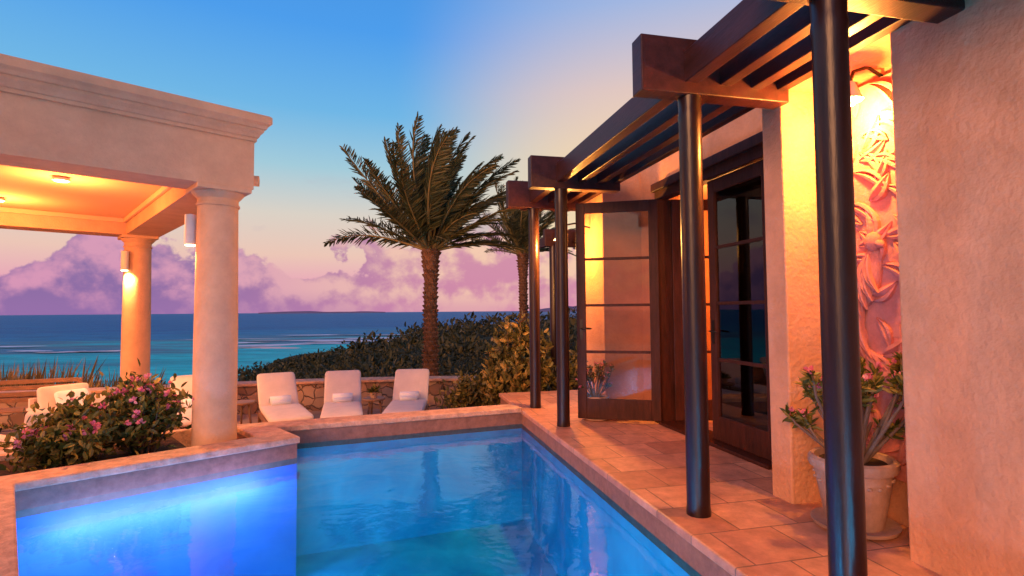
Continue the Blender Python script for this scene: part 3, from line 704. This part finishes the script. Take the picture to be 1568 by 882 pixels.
def mix(f,a,b):
    m=N.new('ShaderNodeMix'); m.data_type='RGBA'
    Lk.new(f,m.inputs[0])
    for s,vv in ((6,a),(7,b)):
        if isinstance(vv,tuple): m.inputs[s].default_value=vv
        else: Lk.new(vv,m.inputs[s])
    return m.outputs[2]
z=sp.outputs['Z']
base=ramp(z,[(0,(214,144,184)),(.05,(242,174,192)),(.10,(246,206,190)),(.17,(228,218,206)),(.25,(170,212,228)),(.34,(116,190,240)),(.46,(80,164,246)),(1,(38,92,188))])
warm=ramp(z,[(0,(242,150,158)),(.07,(255,196,166)),(.15,(255,226,176)),(.28,(255,222,180)),(.38,(236,208,200)),(.50,(172,192,234)),(1,(38,92,188))])
dot=N.new('ShaderNodeVectorMath'); dot.operation='DOT_PRODUCT'; Lk.new(tc.outputs['Generated'],dot.inputs[0]); dot.inputs[1].default_value=(.42,.85,.32)
wf=mr(dot.outputs['Value'],.80,.985)
col=mix(wf,base,warm)
def noise(vec_scale,loc,scale,detail,rough=.55,dist=.15):
    mp=N.new('ShaderNodeMapping'); mp.inputs['Scale'].default_value=vec_scale; mp.inputs['Location'].default_value=loc; Lk.new(tc.outputs['Generated'],mp.inputs[0])
    n=N.new('ShaderNodeTexNoise'); n.inputs['Scale'].default_value=scale; n.inputs['Detail'].default_value=detail; n.inputs['Roughness'].default_value=rough; n.inputs['Distortion'].default_value=dist; Lk.new(mp.outputs[0],n.inputs['Vector']); return n.outputs[0]
n1=noise((1,1,1.15),(1.3,.1,0),8,10,.54,.05); n2=noise((1,1,1.15),(1.3+.012,.1,.030),8,10,.54,.05)
wf2=mr(sp.outputs['X'],-.62,-.05)
rt=mr(sp.outputs['X'],-.40,-.16,0,.13)
dens=math_('ADD',math_('SUBTRACT',n1,mr(z,.0,.18,.27,.71,False)),rt)
cm=mr(dens,.0,.035)
cm=math_('MULTIPLY',cm,mr(z,.24,.15))
edge=mr(math_('SUBTRACT',n1,n2),-.07,.09)
c_l=mix(edge,lin((132,104,170)),lin((222,154,190)))
c_r=mix(edge,lin((214,140,174)),lin((255,210,182)))
ccol=mix(wf2,c_l,c_r)
ccol=mix(mr(z,.0,.045,.6,0),ccol,mix(wf2,lin((156,118,180)),lin((222,144,180))))
col=mix(math_('MULTIPLY',cm,.90),col,ccol)
n3=noise((1,1,3.0),(.7,.2,.1),5.5,6)
ws=math_('MULTIPLY',mr(n3,.58,.72),math_('MULTIPLY',mr(z,.08,.12),mr(z,.25,.18)))
col=mix(math_('MULTIPLY',ws,.6),col,lin((190,166,188)))
sky=N.new('ShaderNodeTexSky'); sky.sky_type='NISHITA'; sky.sun_disc=False; sky.sun_elevation=R(4); sky.sun_rotation=R(205)
sc=N.new('ShaderNodeVectorMath'); sc.operation='SCALE'; Lk.new(sky.outputs[0],sc.inputs[0]); sc.inputs['Scale'].default_value=.005
ad=N.new('ShaderNodeVectorMath'); ad.operation='ADD'; Lk.new(col,ad.inputs[0]); Lk.new(sc.outputs[0],ad.inputs[1])
Lk.new(ad.outputs[0],bg.inputs[0]); bg.inputs[1].default_value=.90
sl=bpy.data.lights.new('warm_fill_sun','SUN'); sl.energy=3.2; sl.angle=R(25); sl.color=(1,.42,.18)  # warm fill added from behind-left; the dusk sun is not there
so=bpy.data.objects.new('warm_fill_sun',sl); link(so)
sd=Vector((-.50,-.80,.32)).normalized(); so.rotation_euler=sd.to_track_quat('Z','Y').to_euler()
# ---------------------------------------------------------------- camera
cam=bpy.data.cameras.new('camera'); co=bpy.data.objects.new('camera',cam); link(co)
cam.sensor_width=36; cam.lens=18.8; cam.clip_end=60000; cam.clip_start=.05
m=Matrix.Rotation(R(92.45),4,'X')@Matrix.Rotation(R(-.45),4,'Z')
co.matrix_world=Matrix.Translation((0,0,1.35))@m
scene.camera=co
scene.view_settings.view_transform='Standard'; scene.view_settings.look='None'; scene.view_settings.exposure=0
